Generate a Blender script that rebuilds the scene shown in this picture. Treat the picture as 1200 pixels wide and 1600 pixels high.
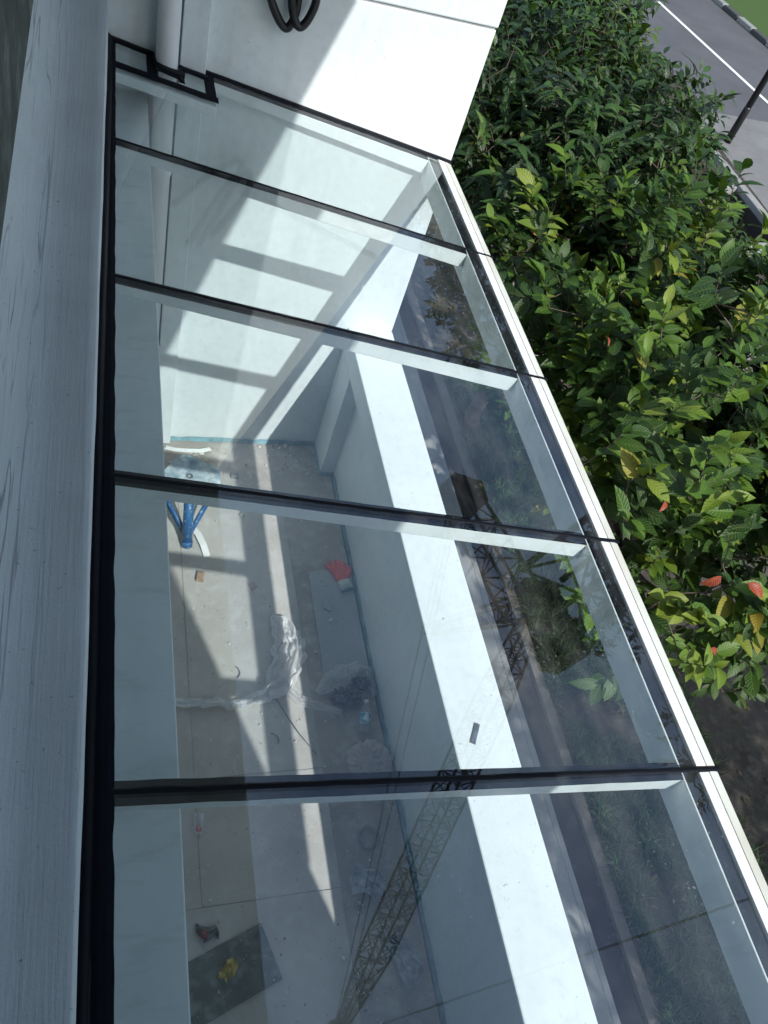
import bpy, bmesh, math, random
import numpy as np
from mathutils import Vector, Matrix, noise
rad = math.radians
for o in list(bpy.data.objects): bpy.data.objects.remove(o)
scn = bpy.context.scene
COL = scn.collection

# ------------------------------------------------------------------ camera, sky, sun, exposure
RIGHT = Vector((0.945614, -0.192167, 0.262461)); DOWN = Vector((0.00788, -0.793082, -0.609064)); FWD = Vector((0.325195, 0.578007, -0.748435)); CAMP = Vector((0.052989, -4.250832, 1.831583))
cd = bpy.data.cameras.new('camera'); cam = bpy.data.objects.new('camera', cd); COL.objects.link(cam)
M = Matrix.Identity(4)
for i in range(3):
    M[i][0] = RIGHT[i]; M[i][1] = -DOWN[i]; M[i][2] = -FWD[i]; M[i][3] = CAMP[i]
cam.matrix_world = M
cd.sensor_fit = 'AUTO'; cd.sensor_width = 36.0; cd.lens = 36.0 * 1267.584 / 1600.0
cd.clip_start = 0.02; cd.clip_end = 1200
scn.camera = cam
scn.render.resolution_x = 768; scn.render.resolution_y = 1024
scn.view_settings.view_transform = 'Standard'; scn.view_settings.look = 'None'
scn.view_settings.exposure = 0.74; scn.view_settings.gamma = 1.0
scn.view_settings.use_curve_mapping = False
try:
    scn.render.engine = 'CYCLES'
    scn.cycles.transparent_max_bounces = 16; scn.cycles.max_bounces = 8
    scn.cycles.diffuse_bounces = 4
except Exception: pass

SUN = Vector((0.330, -1.0, 1.0)).normalized()          # towards the sun
w = bpy.data.worlds.new('World'); scn.world = w; w.use_nodes = True
nt = w.node_tree; bg = nt.nodes['Background']
sky = nt.nodes.new('ShaderNodeTexSky'); sky.sky_type = 'NISHITA'; sky.sun_disc = False
sky.sun_elevation = math.asin(SUN.z); sky.sun_rotation = math.atan2(SUN.x, SUN.y)
sky.dust_density = 1.6; sky.ozone_density = 1.2
# thin broken cloud over the sky
wt = nt.nodes.new('ShaderNodeTexCoord'); wm = nt.nodes.new('ShaderNodeMapping'); wm.inputs['Scale'].default_value = (1, 1, 2.2)
wn = nt.nodes.new('ShaderNodeTexNoise'); wn.inputs['Scale'].default_value = 2.6; wn.inputs['Detail'].default_value = 7; wn.inputs['Roughness'].default_value = .6
wr = nt.nodes.new('ShaderNodeMapRange')
for i_, v_ in ((1, .42), (2, .72), (3, 0), (4, .6)): wr.inputs[i_].default_value = v_
wx = nt.nodes.new('ShaderNodeMix'); wx.data_type = 'RGBA'; wx.inputs[7].default_value = (4.6, 6.0, 7.4, 1)
nt.links.new(wt.outputs['Generated'], wm.inputs[0]); nt.links.new(wm.outputs[0], wn.inputs['Vector']); nt.links.new(wn.outputs['Fac'], wr.inputs[0])
nt.links.new(wr.outputs[0], wx.inputs[0]); nt.links.new(sky.outputs[0], wx.inputs[6]); nt.links.new(wx.outputs[2], bg.inputs[0]); bg.inputs[1].default_value = 0.125
sl = bpy.data.lights.new('sun', 'SUN'); sl.energy = 2.8; sl.angle = rad(0.53); sl.color = (1.0, 0.985, 0.955)
so = bpy.data.objects.new('sun', sl); COL.objects.link(so)
so.rotation_euler = SUN.to_track_quat('Z', 'Y').to_euler(); so.location = (4, -8, 12)

# ------------------------------------------------------------------ helpers
def tag(o, label=None, cat=None, group=None, kind=None):
    if label: o['label'] = label
    if cat: o['category'] = cat
    if group: o['group'] = group
    if kind: o['kind'] = kind
    return o
def empty(name, loc, label, cat, group=None):
    o = bpy.data.objects.new(name, None); COL.objects.link(o); o.location = loc; o.empty_display_size = .1
    bpy.context.view_layer.update()
    return tag(o, label, cat, group)
def link(name, me, m, parent=None):
    o = bpy.data.objects.new(name, me); COL.objects.link(o)
    if m is not None and not me.materials: me.materials.append(m)
    if parent is not None:
        o.parent = parent
        o.matrix_parent_inverse = Matrix.Translation(-Vector(parent.location)) if parent.parent is None and parent.type == 'EMPTY' else Matrix.Identity(4)
    return o
def obj(name, bm, m, parent=None, smooth=False, bevel=0, seg=2, origin=None):
    if origin is not None: bmesh.ops.translate(bm, verts=bm.verts, vec=-Vector(origin))
    bmesh.ops.recalc_face_normals(bm, faces=bm.faces)
    me = bpy.data.meshes.new(name); bm.to_mesh(me); bm.free()
    if smooth:
        for p in me.polygons: p.use_smooth = True
    o = link(name, me, m, parent)
    if origin is not None: o.location = origin
    if bevel:
        b = o.modifiers.new('bevel', 'BEVEL'); b.width = bevel; b.segments = seg; b.limit_method = 'ANGLE'
    return o
def box(bm, x0, x1, y0, y1, z0, z1):
    v = [bm.verts.new(p) for p in [(x0,y0,z0),(x1,y0,z0),(x1,y1,z0),(x0,y1,z0),(x0,y0,z1),(x1,y0,z1),(x1,y1,z1),(x0,y1,z1)]]
    for f in [(0,3,2,1),(4,5,6,7),(0,1,5,4),(1,2,6,5),(2,3,7,6),(3,0,4,7)]: bm.faces.new([v[i] for i in f])
    return v
def mkbox(*a):
    bm = bmesh.new(); box(bm, *a); return bm
def prism(bm, poly, zf0, zf1):
    """poly of (x,y); zf0/zf1 give lower / upper z at (x,y)"""
    lo = [bm.verts.new((x, y, zf0(x, y))) for x, y in poly]; hi = [bm.verts.new((x, y, zf1(x, y))) for x, y in poly]
    n = len(poly); bm.faces.new(lo[::-1]); bm.faces.new(hi)
    for i in range(n): bm.faces.new([lo[i], lo[(i+1) % n], hi[(i+1) % n], hi[i]])
def tube(bm, pts, r, n=8, cap=True):
    pts = [Vector(p) for p in pts]; rs = r if hasattr(r, '__len__') else [r]*len(pts)
    prev = None; rings = []
    up = Vector((0, 0, 1))
    for i, p in enumerate(pts):
        t = (pts[min(i+1, len(pts)-1)] - pts[max(i-1, 0)])
        if t.length < 1e-9: t = Vector((0, 0, 1))
        t.normalize()
        if prev is None:
            a = t.cross(up if abs(t.z) < .9 else Vector((1, 0, 0))).normalized()
        else:
            a = (prev - t*prev.dot(t)).normalized()
        prev = a; b = t.cross(a)
        rings.append([bm.verts.new(p + (a*math.cos(2*math.pi*k/n) + b*math.sin(2*math.pi*k/n))*rs[i]) for k in range(n)])
    for i in range(len(rings)-1):
        for k in range(n): bm.faces.new([rings[i][k], rings[i][(k+1) % n], rings[i+1][(k+1) % n], rings[i+1][k]])
    if cap and n > 2:
        bm.faces.new(rings[0][::-1]); bm.faces.new(rings[-1])
def lathe(bm, prof, T, n=20):
    rings = []
    for (r, z) in prof:
        rings.append([bm.verts.new(T @ Vector((r*math.cos(2*math.pi*k/n), r*math.sin(2*math.pi*k/n), z))) for k in range(n)])
    for i in range(len(rings)-1):
        for k in range(n): bm.faces.new([rings[i][k], rings[i][(k+1) % n], rings[i+1][(k+1) % n], rings[i+1][k]])
    bm.faces.new(rings[0][::-1]); bm.faces.new(rings[-1])
def npmesh(name, V, F, uv=None, rnd=None, smooth=True):
    """V (n,3), F (m,4) quads"""
    me = bpy.data.meshes.new(name)
    me.vertices.add(len(V)); me.vertices.foreach_set('co', V.astype(np.float32).ravel())
    k = F.shape[1]
    me.loops.add(F.size); me.loops.foreach_set('vertex_index', F.astype(np.int32).ravel())
    me.polygons.add(len(F)); me.polygons.foreach_set('loop_start', np.arange(0, F.size, k, dtype=np.int32))
    me.polygons.foreach_set('loop_total', np.full(len(F), k, dtype=np.int32))
    me.update(calc_edges=True)
    if smooth: me.polygons.foreach_set('use_smooth', np.ones(len(F), dtype=bool))
    if uv is not None:
        l = me.uv_layers.new(name='UVMap'); l.data.foreach_set('uv', uv[F.ravel()].astype(np.float32).ravel())
    if rnd is not None:
        a = me.attributes.new('rnd', 'FLOAT', 'POINT'); a.data.foreach_set('value', rnd.astype(np.float32))
    me.validate(); return me

# ------------------------------------------------------------------ materials
class MT:
    def __init__(s, name):
        s.m = bpy.data.materials.new(name); s.m.use_nodes = True; s.t = s.m.node_tree
        s.p = s.t.nodes['Principled BSDF']; s.out = s.t.nodes['Material Output']
        s.tc = None
    def n(s, typ, **k):
        x = s.t.nodes.new(typ)
        for a, v in k.items(): setattr(x, a, v)
        return x
    def l(s, a, b): s.t.links.new(a, b)
    def coord(s, scale=(1, 1, 1), rot=(0, 0, 0)):
        g = s.n('ShaderNodeNewGeometry'); mp = s.n('ShaderNodeMapping')
        mp.inputs['Scale'].default_value = scale; mp.inputs['Rotation'].default_value = rot
        s.l(g.outputs['Position'], mp.inputs[0]); return mp.outputs[0]
    def noise(s, scale, detail=4, rough=.55, co=None, dist=0):
        x = s.n('ShaderNodeTexNoise'); x.inputs['Scale'].default_value = scale; x.inputs['Detail'].default_value = detail
        x.inputs['Roughness'].default_value = rough; x.inputs['Distortion'].default_value = dist
        s.l(co if co is not None else s.coord(), x.inputs['Vector']); return x.outputs['Fac']
    def ramp(s, fac, stops):
        r = s.n('ShaderNodeValToRGB'); e = r.color_ramp.elements
        while len(e) < len(stops): e.new(.5)
        for i, (p, c) in enumerate(stops):
            e[i].position = p; e[i].color = (*c, 1) if len(c) == 3 else c
        s.l(fac, r.inputs[0]); return r.outputs[0]
    def val(s, fac, a, b): return s.ramp(fac, [(a, (0, 0, 0)), (b, (1, 1, 1))])
    def mix(s, fac, a, b, mode='MIX'):
        x = s.n('ShaderNodeMix', data_type='RGBA', blend_type=mode)
        for i, v in ((0, fac), (6, a), (7, b)):
            if hasattr(v, 'node'): s.l(v, x.inputs[i])
            elif i == 0: x.inputs[0].default_value = v
            else: x.inputs[i].default_value = (*v, 1)
        return x.outputs[2]
    def math(s, op, a, b=0.0, c=None):
        x = s.n('ShaderNodeMath', operation=op)
        for i, v in enumerate((a, b) if c is None else (a, b, c)):
            if hasattr(v, 'node'): s.l(v, x.inputs[i])
            else: x.inputs[i].default_value = v
        return x.outputs[0]
    def bump(s, h, strength=.3, dist=.01):
        b = s.n('ShaderNodeBump'); b.inputs['Strength'].default_value = strength; b.inputs['Distance'].default_value = dist
        s.l(h, b.inputs['Height']); s.l(b.outputs[0], s.p.inputs['Normal']); return b
    def set(s, col=None, rough=None, metal=None, **k):
        if col is not None:
            if hasattr(col, 'node'): s.l(col, s.p.inputs['Base Color'])
            else: s.p.inputs['Base Color'].default_value = (*col, 1)
        if rough is not None:
            if hasattr(rough, 'node'): s.l(rough, s.p.inputs['Roughness'])
            else: s.p.inputs['Roughness'].default_value = rough
        if metal is not None: s.p.inputs['Metallic'].default_value = metal
        for a, v in k.items(): s.p.inputs[a].default_value = v
        return s.m
def simple(name, col, rough=.6, metal=0, var=.15, scale=8, bump=.15, bscale=40):
    t = MT(name); f = t.noise(scale)
    c = t.mix(t.val(f, .3, .7), tuple(x*(1-var) for x in col), tuple(min(1, x*(1+var)) for x in col))
    t.bump(t.noise(bscale), bump, .004); return t.set(c, rough, metal)

def white_paint(name, base=(.70, .765, .775), dirt=.25, streak=0, specks=True):
    t = MT(name)
    big = t.noise(1.3, 5); fine = t.noise(18, 5)
    c = t.mix(t.val(big, .35, .75), base, tuple(x*(1-.10) for x in base))
    c = t.mix(t.math('MULTIPLY', t.val(fine, .45, .8), dirt), c, (.42, .43, .42))
    if specks:
        sp = t.noise(55, 2, .5); c = t.mix(t.math('MULTIPLY', t.val(sp, .72, .76), .55), c, (.12, .12, .12))
    st = t.noise(1.0, 5, .6, t.coord((9, 9, .8)), .6); c = t.mix(t.math('MULTIPLY', t.val(st, .56, .78), .30), c, (.48, .49, .46))
    sc = t.noise(1.0, 2, .5, t.coord((30, 30, 4), (.5, .3, 0)), 1.0); c = t.mix(t.math('MULTIPLY', t.math('SUBTRACT', 1.0, t.val(t.math('ABSOLUTE', t.math('SUBTRACT', sc, .62)), .0, .006)), t.math('MULTIPLY', t.val(fine, .5, .6), .35)), c, (.35, .36, .36))
    roll = t.noise(140, 3); brush = t.noise(6, 4, .6, t.coord((1, 1, .35)))
    h = t.math('ADD', t.math('MULTIPLY', roll, .35), t.math('MULTIPLY', brush, 1.6))
    t.bump(h, .34, .006)
    return t.set(c, .55)
M_WALL = white_paint('white_wall_paint')
M_WHITE = white_paint('white_parapet_paint', (.73, .79, .80), .15)
def frame_paint():
    t = MT('white_steel_paint'); f = t.noise(9, 4)
    c = t.mix(t.val(f, .4, .8), (.78, .81, .80), (.70, .74, .73)); sm = t.noise(1.0, 5, .65, t.coord((6, 22, 6)), .5); c = t.mix(t.math('MULTIPLY', t.val(sm, .52, .75), .4), c, (.42, .44, .42)); t.bump(t.noise(60), .12, .002)
    return t.set(c, .38)
M_FRAME = frame_paint()
def ledge_paint():
    t = MT('ledge_paint')
    co = t.coord((38, .75, 14), (0, 0, rad(2)))
    st = t.noise(1.0, 1.6, .5, co, .5); co2 = t.coord((16, 1.0, 9)); st2 = t.noise(1.0, 4, .6, co2, .5)
    g = t.n('ShaderNodeNewGeometry'); sx = t.n('ShaderNodeSeparateXYZ'); t.l(g.outputs['Position'], sx.inputs[0])
    near = t.n('ShaderNodeMapRange'); t.l(sx.outputs[0], near.inputs[0])
    for i, v in ((1, -.06), (2, -.17), (3, 0), (4, 1)): near.inputs[i].default_value = v
    ridge = t.math('ABSOLUTE', t.math('SUBTRACT', st, .5))
    crack = t.math('SUBTRACT', 1.0, t.val(ridge, .002, .022))
    crack = t.math('MULTIPLY', crack, t.math('MULTIPLY', t.val(st2, .40, .52), near.outputs[0]))
    c = t.mix(t.val(t.noise(3, 5), .3, .75), (.60, .65, .67), (.50, .545, .565))
    c = t.mix(t.math('MULTIPLY', t.val(st2, .5, .8), .15), c, (.66, .69, .70))
    c = t.mix(t.math('MULTIPLY', crack, .75), c, (.14, .16, .17))
    sp = t.noise(60, 2); c = t.mix(t.math('MULTIPLY', t.val(sp, .70, .74), .6), c, (.1, .1, .1))
    gr = t.noise(150, 4, .7); br = t.noise(1.0, 5, .7, t.coord((110, 4, 60)))
    c = t.mix(t.math('MULTIPLY', t.val(gr, .35, .7), .16), c, (.30, .33, .35)); c = t.mix(t.math('MULTIPLY', t.math('MULTIPLY', t.val(br, .5, .7), near.outputs[0]), .22), c, (.72, .75, .76))
    t.bump(t.math('SUBTRACT', t.math('ADD', t.math('MULTIPLY', br, 1.2), t.math('MULTIPLY', gr, .6)), crack), .5, .004)
    return t.set(c, .6)
M_LEDGE = ledge_paint()
def mould_wall():
    t = MT('weathered_wall'); f = t.noise(6, 6, .65); g = t.noise(1.5, 3)
    c = t.ramp(f, [(.3, (.03, .035, .03)), (.5, (.07, .08, .07)), (.72, (.20, .22, .21))])
    c = t.mix(t.val(g, .45, .7), c, (.05, .06, .045)); t.bump(t.noise(30, 5), .5, .01); return t.set(c, .85)
M_MOULD = mould_wall()
M_BLACK = simple('black_sealant', (.004, .005, .008), .5, 0, .3, 30, .3, 90)
M_BLACK.node_tree.nodes['Principled BSDF'].inputs['Specular IOR Level'].default_value = .12
M_FRIT = simple('black_gasket', (.004, .005, .009), .7, 0, .25, 14, .05)
M_FRIT.node_tree.nodes['Principled BSDF'].inputs['Specular IOR Level'].default_value = .1
def cream():
    t = MT('cream_trim'); f = t.noise(5, 5, .6, t.coord((1, .5, 1)))
    c = t.mix(t.val(f, .4, .75), (.66, .67, .61), (.48, .47, .38)); t.bump(t.noise(50), .1, .002); return t.set(c, .45)
M_CREAM = cream()
def glass_mat():
    t = MT('canopy_glass'); t.t.nodes.remove(t.p)
    tr = t.n('ShaderNodeBsdfTransparent'); tr.inputs[0].default_value = (.945, .972, .970, 1)
    gl = t.n('ShaderNodeBsdfGlossy'); gl.inputs['Roughness'].default_value = 0.0; gl.inputs[0].default_value = (.97, .98, 1, 1)
    fr = t.n('ShaderNodeFresnel'); fr.inputs[0].default_value = 1.52
    # the pane is a solid: on its inner side a plain air/glass Fresnel would go total, so use the outer curve on both faces
    gm = t.n('ShaderNodeNewGeometry'); ior = t.math('SUBTRACT', 1.52, t.math('MULTIPLY', gm.outputs['Backfacing'], 1.52-1/1.52))
    fr2 = t.n('ShaderNodeLayerWeight'); fr2.inputs[0].default_value = .5
    cosv = t.math('SUBTRACT', 1.0, fr2.outputs['Facing'])
    p5 = t.math('POWER', t.math('SUBTRACT', 1.0, cosv), 5.0)
    F = t.math('ADD', .050, t.math('MULTIPLY', p5, .94))
    mx = t.n('ShaderNodeMixShader'); t.l(F, mx.inputs[0]); t.l(tr.outputs[0], mx.inputs[1]); t.l(gl.outputs[0], mx.inputs[2])
    # dust specks and faint smears on the panes
    df = t.n('ShaderNodeBsdfDiffuse'); df.inputs[0].default_value = (.75, .76, .75, 1)
    s1 = t.val(t.noise(70, 3, .6), .66, .74); s2 = t.val(t.noise(2.2, 4, .6), .5, .8)
    dust = t.math('ADD', t.math('MULTIPLY', t.math('MULTIPLY', s1, s2), .5), t.math('MULTIPLY', t.val(t.noise(3.5, 6, .7, t.coord((2.5, .6, 1))), .42, .75), .03))
    m2 = t.n('ShaderNodeMixShader'); t.l(dust, m2.inputs[0]); t.l(mx.outputs[0], m2.inputs[1]); t.l(df.outputs[0], m2.inputs[2])
    t.l(m2.outputs[0], t.out.inputs[0]); return t.m
M_GLASS = glass_mat()
def floor_mat(name, base, dark, dust=.5, seed=0):
    t = MT(name); co = t.coord((1, 1, 1), (0, 0, seed))
    a = t.noise(2.2, 6, .6, co); b = t.noise(11, 5, .6, co); s = t.noise(60, 3, .6, co)
    c = t.mix(t.val(a, .32, .72), base, dark)
    c = t.mix(t.math('MULTIPLY', t.val(b, .5, .75), dust), c, (.60, .60, .58))
    c = t.mix(t.math('MULTIPLY', t.val(s, .66, .72), .6), c, (.75, .75, .73))
    s2 = t.noise(45, 2, .5, t.coord((1, 1, 1), (0, 0, seed+1))); c = t.mix(t.math('MULTIPLY', t.val(s2, .70, .74), .6), c, (.08, .07, .06))
    t.bump(t.math('ADD', b, t.math('MULTIPLY', s, .5)), .25, .006); return t.set(c, .8)
M_FLOOR = floor_mat('dusty_screed', (.40, .37, .34), (.27, .25, .22))
M_SHEET = floor_mat('dusty_floor_sheet', (.50, .48, .455), (.37, .35, .32), .45, 2)
M_BOARD = floor_mat('grey_cement_board', (.40, .43, .44), (.35, .38, .39), .15, 4)
M_MAT = floor_mat('dark_slate_board', (.15, .17, .165), (.04, .055, .05), .35, 1)
M_BLUETAPE = simple('blue_green_membrane', (.16, .30, .34), .6, 0, .35, 12)
M_HOSE = simple('black_hose', (.006, .006, .008), .45)
M_PIPE = white_paint('painted_pipe', (.72, .74, .75), .1, specks=False)

# ------------------------------------------------------------------ ground, drains, road
GZ = -5.8
def ground_mat():
    t = MT('soil_and_lawn'); a = t.noise(1.1, 6, .65); b = t.noise(9, 5, .6); s = t.noise(70, 3)
    c = t.ramp(a, [(.3, (.02, .017, .012)), (.5, (.045, .038, .028)), (.7, (.08, .07, .055))])
    c = t.mix(t.val(b, .5, .7), c, (.09, .08, .06)); c = t.mix(t.math('MULTIPLY', t.val(s, .55, .75), .5), c, (.14, .115, .08))
    g = t.n('ShaderNodeNewGeometry'); sx = t.n('ShaderNodeSeparateXYZ'); t.l(g.outputs['Position'], sx.inputs[0])
    far = t.val(t.math('ADD', t.math('MULTIPLY', sx.outputs[0], .02), t.math('MULTIPLY', a, .1)), .40, .43)
    gr = t.mix(b, (.035, .075, .012), (.07, .13, .02)); c = t.mix(far, c, gr)
    t.bump(t.math('ADD', b, s), .7, .03); return t.set(c, .95)
bm = bmesh.new()
xs = [-250, 1.0, 4.43, 4.70, 11.9, 14.2, 300]; ys = [-250, 8.9, 12.2, 300]
for i in range(6):
    for j in range(3):
        if i == 2 or (i == 4 and j == 1): continue
        v = [bm.verts.new(p) for p in [(xs[i], ys[j], GZ), (xs[i+1], ys[j], GZ), (xs[i+1], ys[j+1], GZ), (xs[i], ys[j+1], GZ)]]
        bm.faces.new(v)
bmesh.ops.remove_doubles(bm, verts=bm.verts, dist=.001)
tag(obj('ground', bm, ground_mat()), kind='structure')
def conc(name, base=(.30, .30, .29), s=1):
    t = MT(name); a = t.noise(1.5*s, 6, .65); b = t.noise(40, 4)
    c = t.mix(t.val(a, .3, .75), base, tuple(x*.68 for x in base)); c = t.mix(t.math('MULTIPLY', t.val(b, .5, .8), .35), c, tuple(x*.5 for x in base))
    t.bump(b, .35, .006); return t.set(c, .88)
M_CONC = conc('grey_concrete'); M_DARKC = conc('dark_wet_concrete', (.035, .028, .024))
M_ASPH = conc('asphalt', (.105, .108, .118), .5); M_PAVE = conc('pinkish_pavement', (.22, .195, .185))
M_CONCL = conc('weathered_road_concrete', (.20, .20, .195))
def sheet(name, poly, z, m):
    bm = bmesh.new(); bm.faces.new([bm.verts.new((x, y, z)) for x, y in poly]); return tag(obj(name, bm, m), kind='structure')
sheet('pavement', [(1.93, -14), (4.36, -14), (4.36, 40), (1.93, 40)], GZ+.006, M_CONC)
bm = bmesh.new(); box(bm, 4.36, 4.43, -14, 40, GZ-.3, GZ+.012); tag(obj('drain_kerb', bm, M_CONC, bevel=.006), kind='structure')
bm = bmesh.new(); box(bm, 4.70, 4.82, -14, 40, GZ-.3, GZ+.016); tag(obj('drain_kerb', bm, conc('earthy_kerb', (.17, .145, .12), 2), bevel=.006), kind='structure')
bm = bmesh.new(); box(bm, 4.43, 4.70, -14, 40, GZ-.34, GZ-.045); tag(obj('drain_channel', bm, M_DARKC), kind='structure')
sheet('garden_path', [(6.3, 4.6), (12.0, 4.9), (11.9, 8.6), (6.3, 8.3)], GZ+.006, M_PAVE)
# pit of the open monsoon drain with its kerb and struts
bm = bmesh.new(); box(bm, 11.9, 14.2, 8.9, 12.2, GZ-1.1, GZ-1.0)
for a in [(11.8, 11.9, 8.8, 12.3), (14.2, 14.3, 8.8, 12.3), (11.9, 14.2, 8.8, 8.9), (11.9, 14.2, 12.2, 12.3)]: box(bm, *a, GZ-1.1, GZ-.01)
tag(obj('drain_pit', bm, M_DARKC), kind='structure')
dr = empty('drain_surround', (13, 10.5, GZ), 'grey concrete beams framing the open drain beside the road', 'drain surround')
def beam(name, a, b, wd, h, m, parent):
    a = Vector(a); b = Vector(b); d = (b-a).normalized(); s = Vector((-d.y, d.x, 0)).normalized()*wd/2; u = Vector((0, 0, h))
    bm = bmesh.new(); v = [bm.verts.new(p) for p in [a-s, a+s, b+s, b-s, a-s+u, a+s+u, b+s+u, b-s+u]]
    for f in [(0,3,2,1),(4,5,6,7),(0,1,5,4),(1,2,6,5),(2,3,7,6),(3,0,4,7)]: bm.faces.new([v[i] for i in f])
    return obj(name, bm, m, parent, bevel=.015)
beam('kerb_beam', (14.35, 13.2, GZ), (14.35, 8.2, GZ), .22, .15, M_CONC, dr)
beam('kerb_beam', (11.8, 12.6, GZ), (11.8, 7.2, GZ), .22, .15, M_CONC, dr)
beam('strut', (11.95, 11.0, GZ-.1), (14.2, 11.5, GZ-.1), .2, .2, M_CONC, dr)
beam('strut', (11.95, 8.6, GZ-.1), (14.2, 9.0, GZ-.1), .3, .25, M_CONC, dr)
def rx(x, y): return x - .13*(y-19)          # the road runs slightly askew
sheet('roadside_concrete', [(14.5, 4), (24.5, 4), (23, 15.9), (15.0, 15.6)], GZ+.006, M_CONCL)
sheet('road', [(rx(15.3, -60), -60), (rx(21.6, -60), -60), (rx(21.6, 120), 120), (rx(15.3, 120), 120)], GZ+.002, M_ASPH)
M_LINE = simple('road_paint', (.72, .72, .70), .7, 0, .12, 20)
sheet('lane_marking', [(rx(18.22, 5), 5), (rx(18.38, 5), 5), (rx(18.38, 80), 80), (rx(18.22, 80), 80)], GZ+.012, M_LINE)
kb = empty('road_kerb', (21.8, 20, GZ), 'kerb of alternating dark and pale painted blocks along the far road edge', 'kerb')
M_KB = simple('kerb_dark_paint', (.06, .06, .06), .7); M_KW = simple('kerb_pale_paint', (.26, .26, .25), .7)
kme = {}
for k in range(44):
    y = 8 + k*.9
    key = k % 2
    if key not in kme:
        bm = bmesh.new(); box(bm, 0, .28, -.43, .43, 0, .16)
        o = obj('kerb_block', bm, (M_KB, M_KW)[key], kb, bevel=.02); kme[key] = o.data
    else:
        o = bpy.data.objects.new('kerb_block', kme[key]); COL.objects.link(o); o.parent = kb; o.matrix_parent_inverse = Matrix.Translation(-kb.location)
        b = o.modifiers.new('bevel', 'BEVEL'); b.width = .02
    o.location = (rx(21.62, y), y, GZ); o.rotation_euler.z = math.atan(.13)
# lamp post
lp = empty('lamp_post', (15.35, 13.95, GZ), 'black lamp post standing on the roadside concrete', 'lamp post')
M_POST = simple('black_post_paint', (.010, .010, .013), .4)
bm = bmesh.new(); tube(bm, [(15.35, 13.95, GZ), (15.35, 13.95, 2.2)], [.085, .055], 14); obj('pole', bm, M_POST, lp, True)
bm = bmesh.new(); tube(bm, [(15.35, 13.95, GZ), (15.35, 13.95, GZ+.9), (15.35, 13.95, GZ+.95)], [.095, .09, .08], 14); obj('base', bm, M_POST, lp, True)
bm = bmesh.new(); tube(bm, [(15.35, 13.95, 2.2), (15.6, 13.95, 2.45), (16.3, 13.9, 2.5)], [.05, .045, .04], 10); obj('arm', bm, M_POST, lp, True)
bm = bmesh.new(); box(bm, 16.25, 16.95, 13.78, 14.02, 2.42, 2.54); obj('lamp_head', bm, M_POST, lp, bevel=.04)

# ------------------------------------------------------------------ building
XW = 1.932
cross = empty('side_wall', (1, .1, -2.8), 'tall white cross wall carrying the two pipes at the far end of the canopy', 'wall')
bm = bmesh.new(); box(bm, -.22, XW, 0, .2, GZ, .372); obj('wall_panel', bm, M_WALL, cross, bevel=.006)
bm = bmesh.new(); box(bm, -.22, XW+.004, -.004, .204, .384, 2.62); obj('wall_panel', bm, M_WALL, cross, bevel=.008)
bm = bmesh.new(); box(bm, -.22, XW-.008, .006, .19, .372, .384); obj('groove', bm, simple('groove_grey', (.3, .31, .32), .8), cross)
nearw = empty('side_wall', (1, -5.65, -2.8), 'near cross wall below the camera, closing the bay', 'wall')
bm = bmesh.new(); box(bm, -.22, XW, -5.77, -5.57, GZ, 2.62); obj('wall_panel', bm, M_WALL, nearw, bevel=.006)
up = empty('roof_slab', (.8, -2.7, 2.62), 'white concrete slab overhead shading the inner half of the canopy', 'roof slab')
bm = bmesh.new(); box(bm, -.6, XW, -5.9, .35, 2.622, 2.80); obj('slab', bm, M_WALL, up, bevel=.01)
fac = empty('facade_wall', (-.4, -2.7, .2), 'dark weathered facade wall above the painted ledge', 'wall')
for a in [(-.46, -.22, -5.57, 0, .15, .95), (-.46, -.22, -5.57, 0, 2.3, 2.62), (-.46, -.22, -5.57, -5.0, .95, 2.3), (-.46, -.22, -2.9, 0, .95, 2.3)]:
    bm = bmesh.new(); box(bm, a[0], a[1], a[2]+.001, a[3]-.001, a[4]+.001, a[5]-.001); obj('wall_panel', bm, M_MOULD, fac)
bm = bmesh.new()
for a in [(-5.0, -4.95, .95, 2.3), (-2.95, -2.9, .95, 2.3), (-4.95, -2.95, .95, 1.0), (-4.95, -2.95, 2.25, 2.3)]: box(bm, -.38, -.32, *a)
obj('window_frame', bm, M_FRAME, fac)
# ledge (upstand): outer edge not quite parallel to the canopy, coved against the facade
bm = bmesh.new()
prof = lambda xe: [(-.24, .42), (-.215, .34), (-.185, .27), (-.14, .22), (-.08, .203), (0.0, .20), (xe-.004, .199), (xe, .195), (xe, -.6), (-.24, -.6)]
rows = []
for k in range(41):
    y = -5.56 + 5.555*k/40; t_ = (y+4.04)/4.04
    xe = .010 + .040*t_ + .0008*math.sin(k*.9) + .0006*math.sin(k*2.3+1)
    rows.append([bm.verts.new((x, y, z)) for x, z in prof(xe)])
for a, b in zip(rows, rows[1:]):
    for i in range(len(a)): bm.faces.new([a[i], a[(i+1) % len(a)], b[(i+1) % len(a)], b[i]])
bm.faces.new(rows[0]); bm.faces.new(rows[-1][::-1])
lo = obj('window_ledge', bm, M_LEDGE, None, True); tag(lo, 'grey painted ledge with dark cracks running along the left of the canopy', 'ledge')
m_ = lo.modifiers.new('e', 'EDGE_SPLIT'); m_.split_angle = rad(50)
low = empty('lower_wall', (.05, -2.7, -2.8), 'white lower wall under the ledge behind the balcony', 'wall')
bm = bmesh.new(); box(bm, -.15, .06, -5.56, -.002, -2.80, -.61); obj('wall_panel', bm, M_WALL, low)
fl = bmesh.new(); box(fl, -.15, 1.70, -5.56, -.002, -3.0, -2.801)
floor = obj('balcony_floor', fl, M_FLOOR); tag(floor, kind='structure')
bm = bmesh.new(); box(bm, 1.0, 1.9, -5.56, -.002, GZ, -3.002); tag(obj('podium_wall', bm, M_CONC), 'concrete base wall below the balcony', 'wall')

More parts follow.
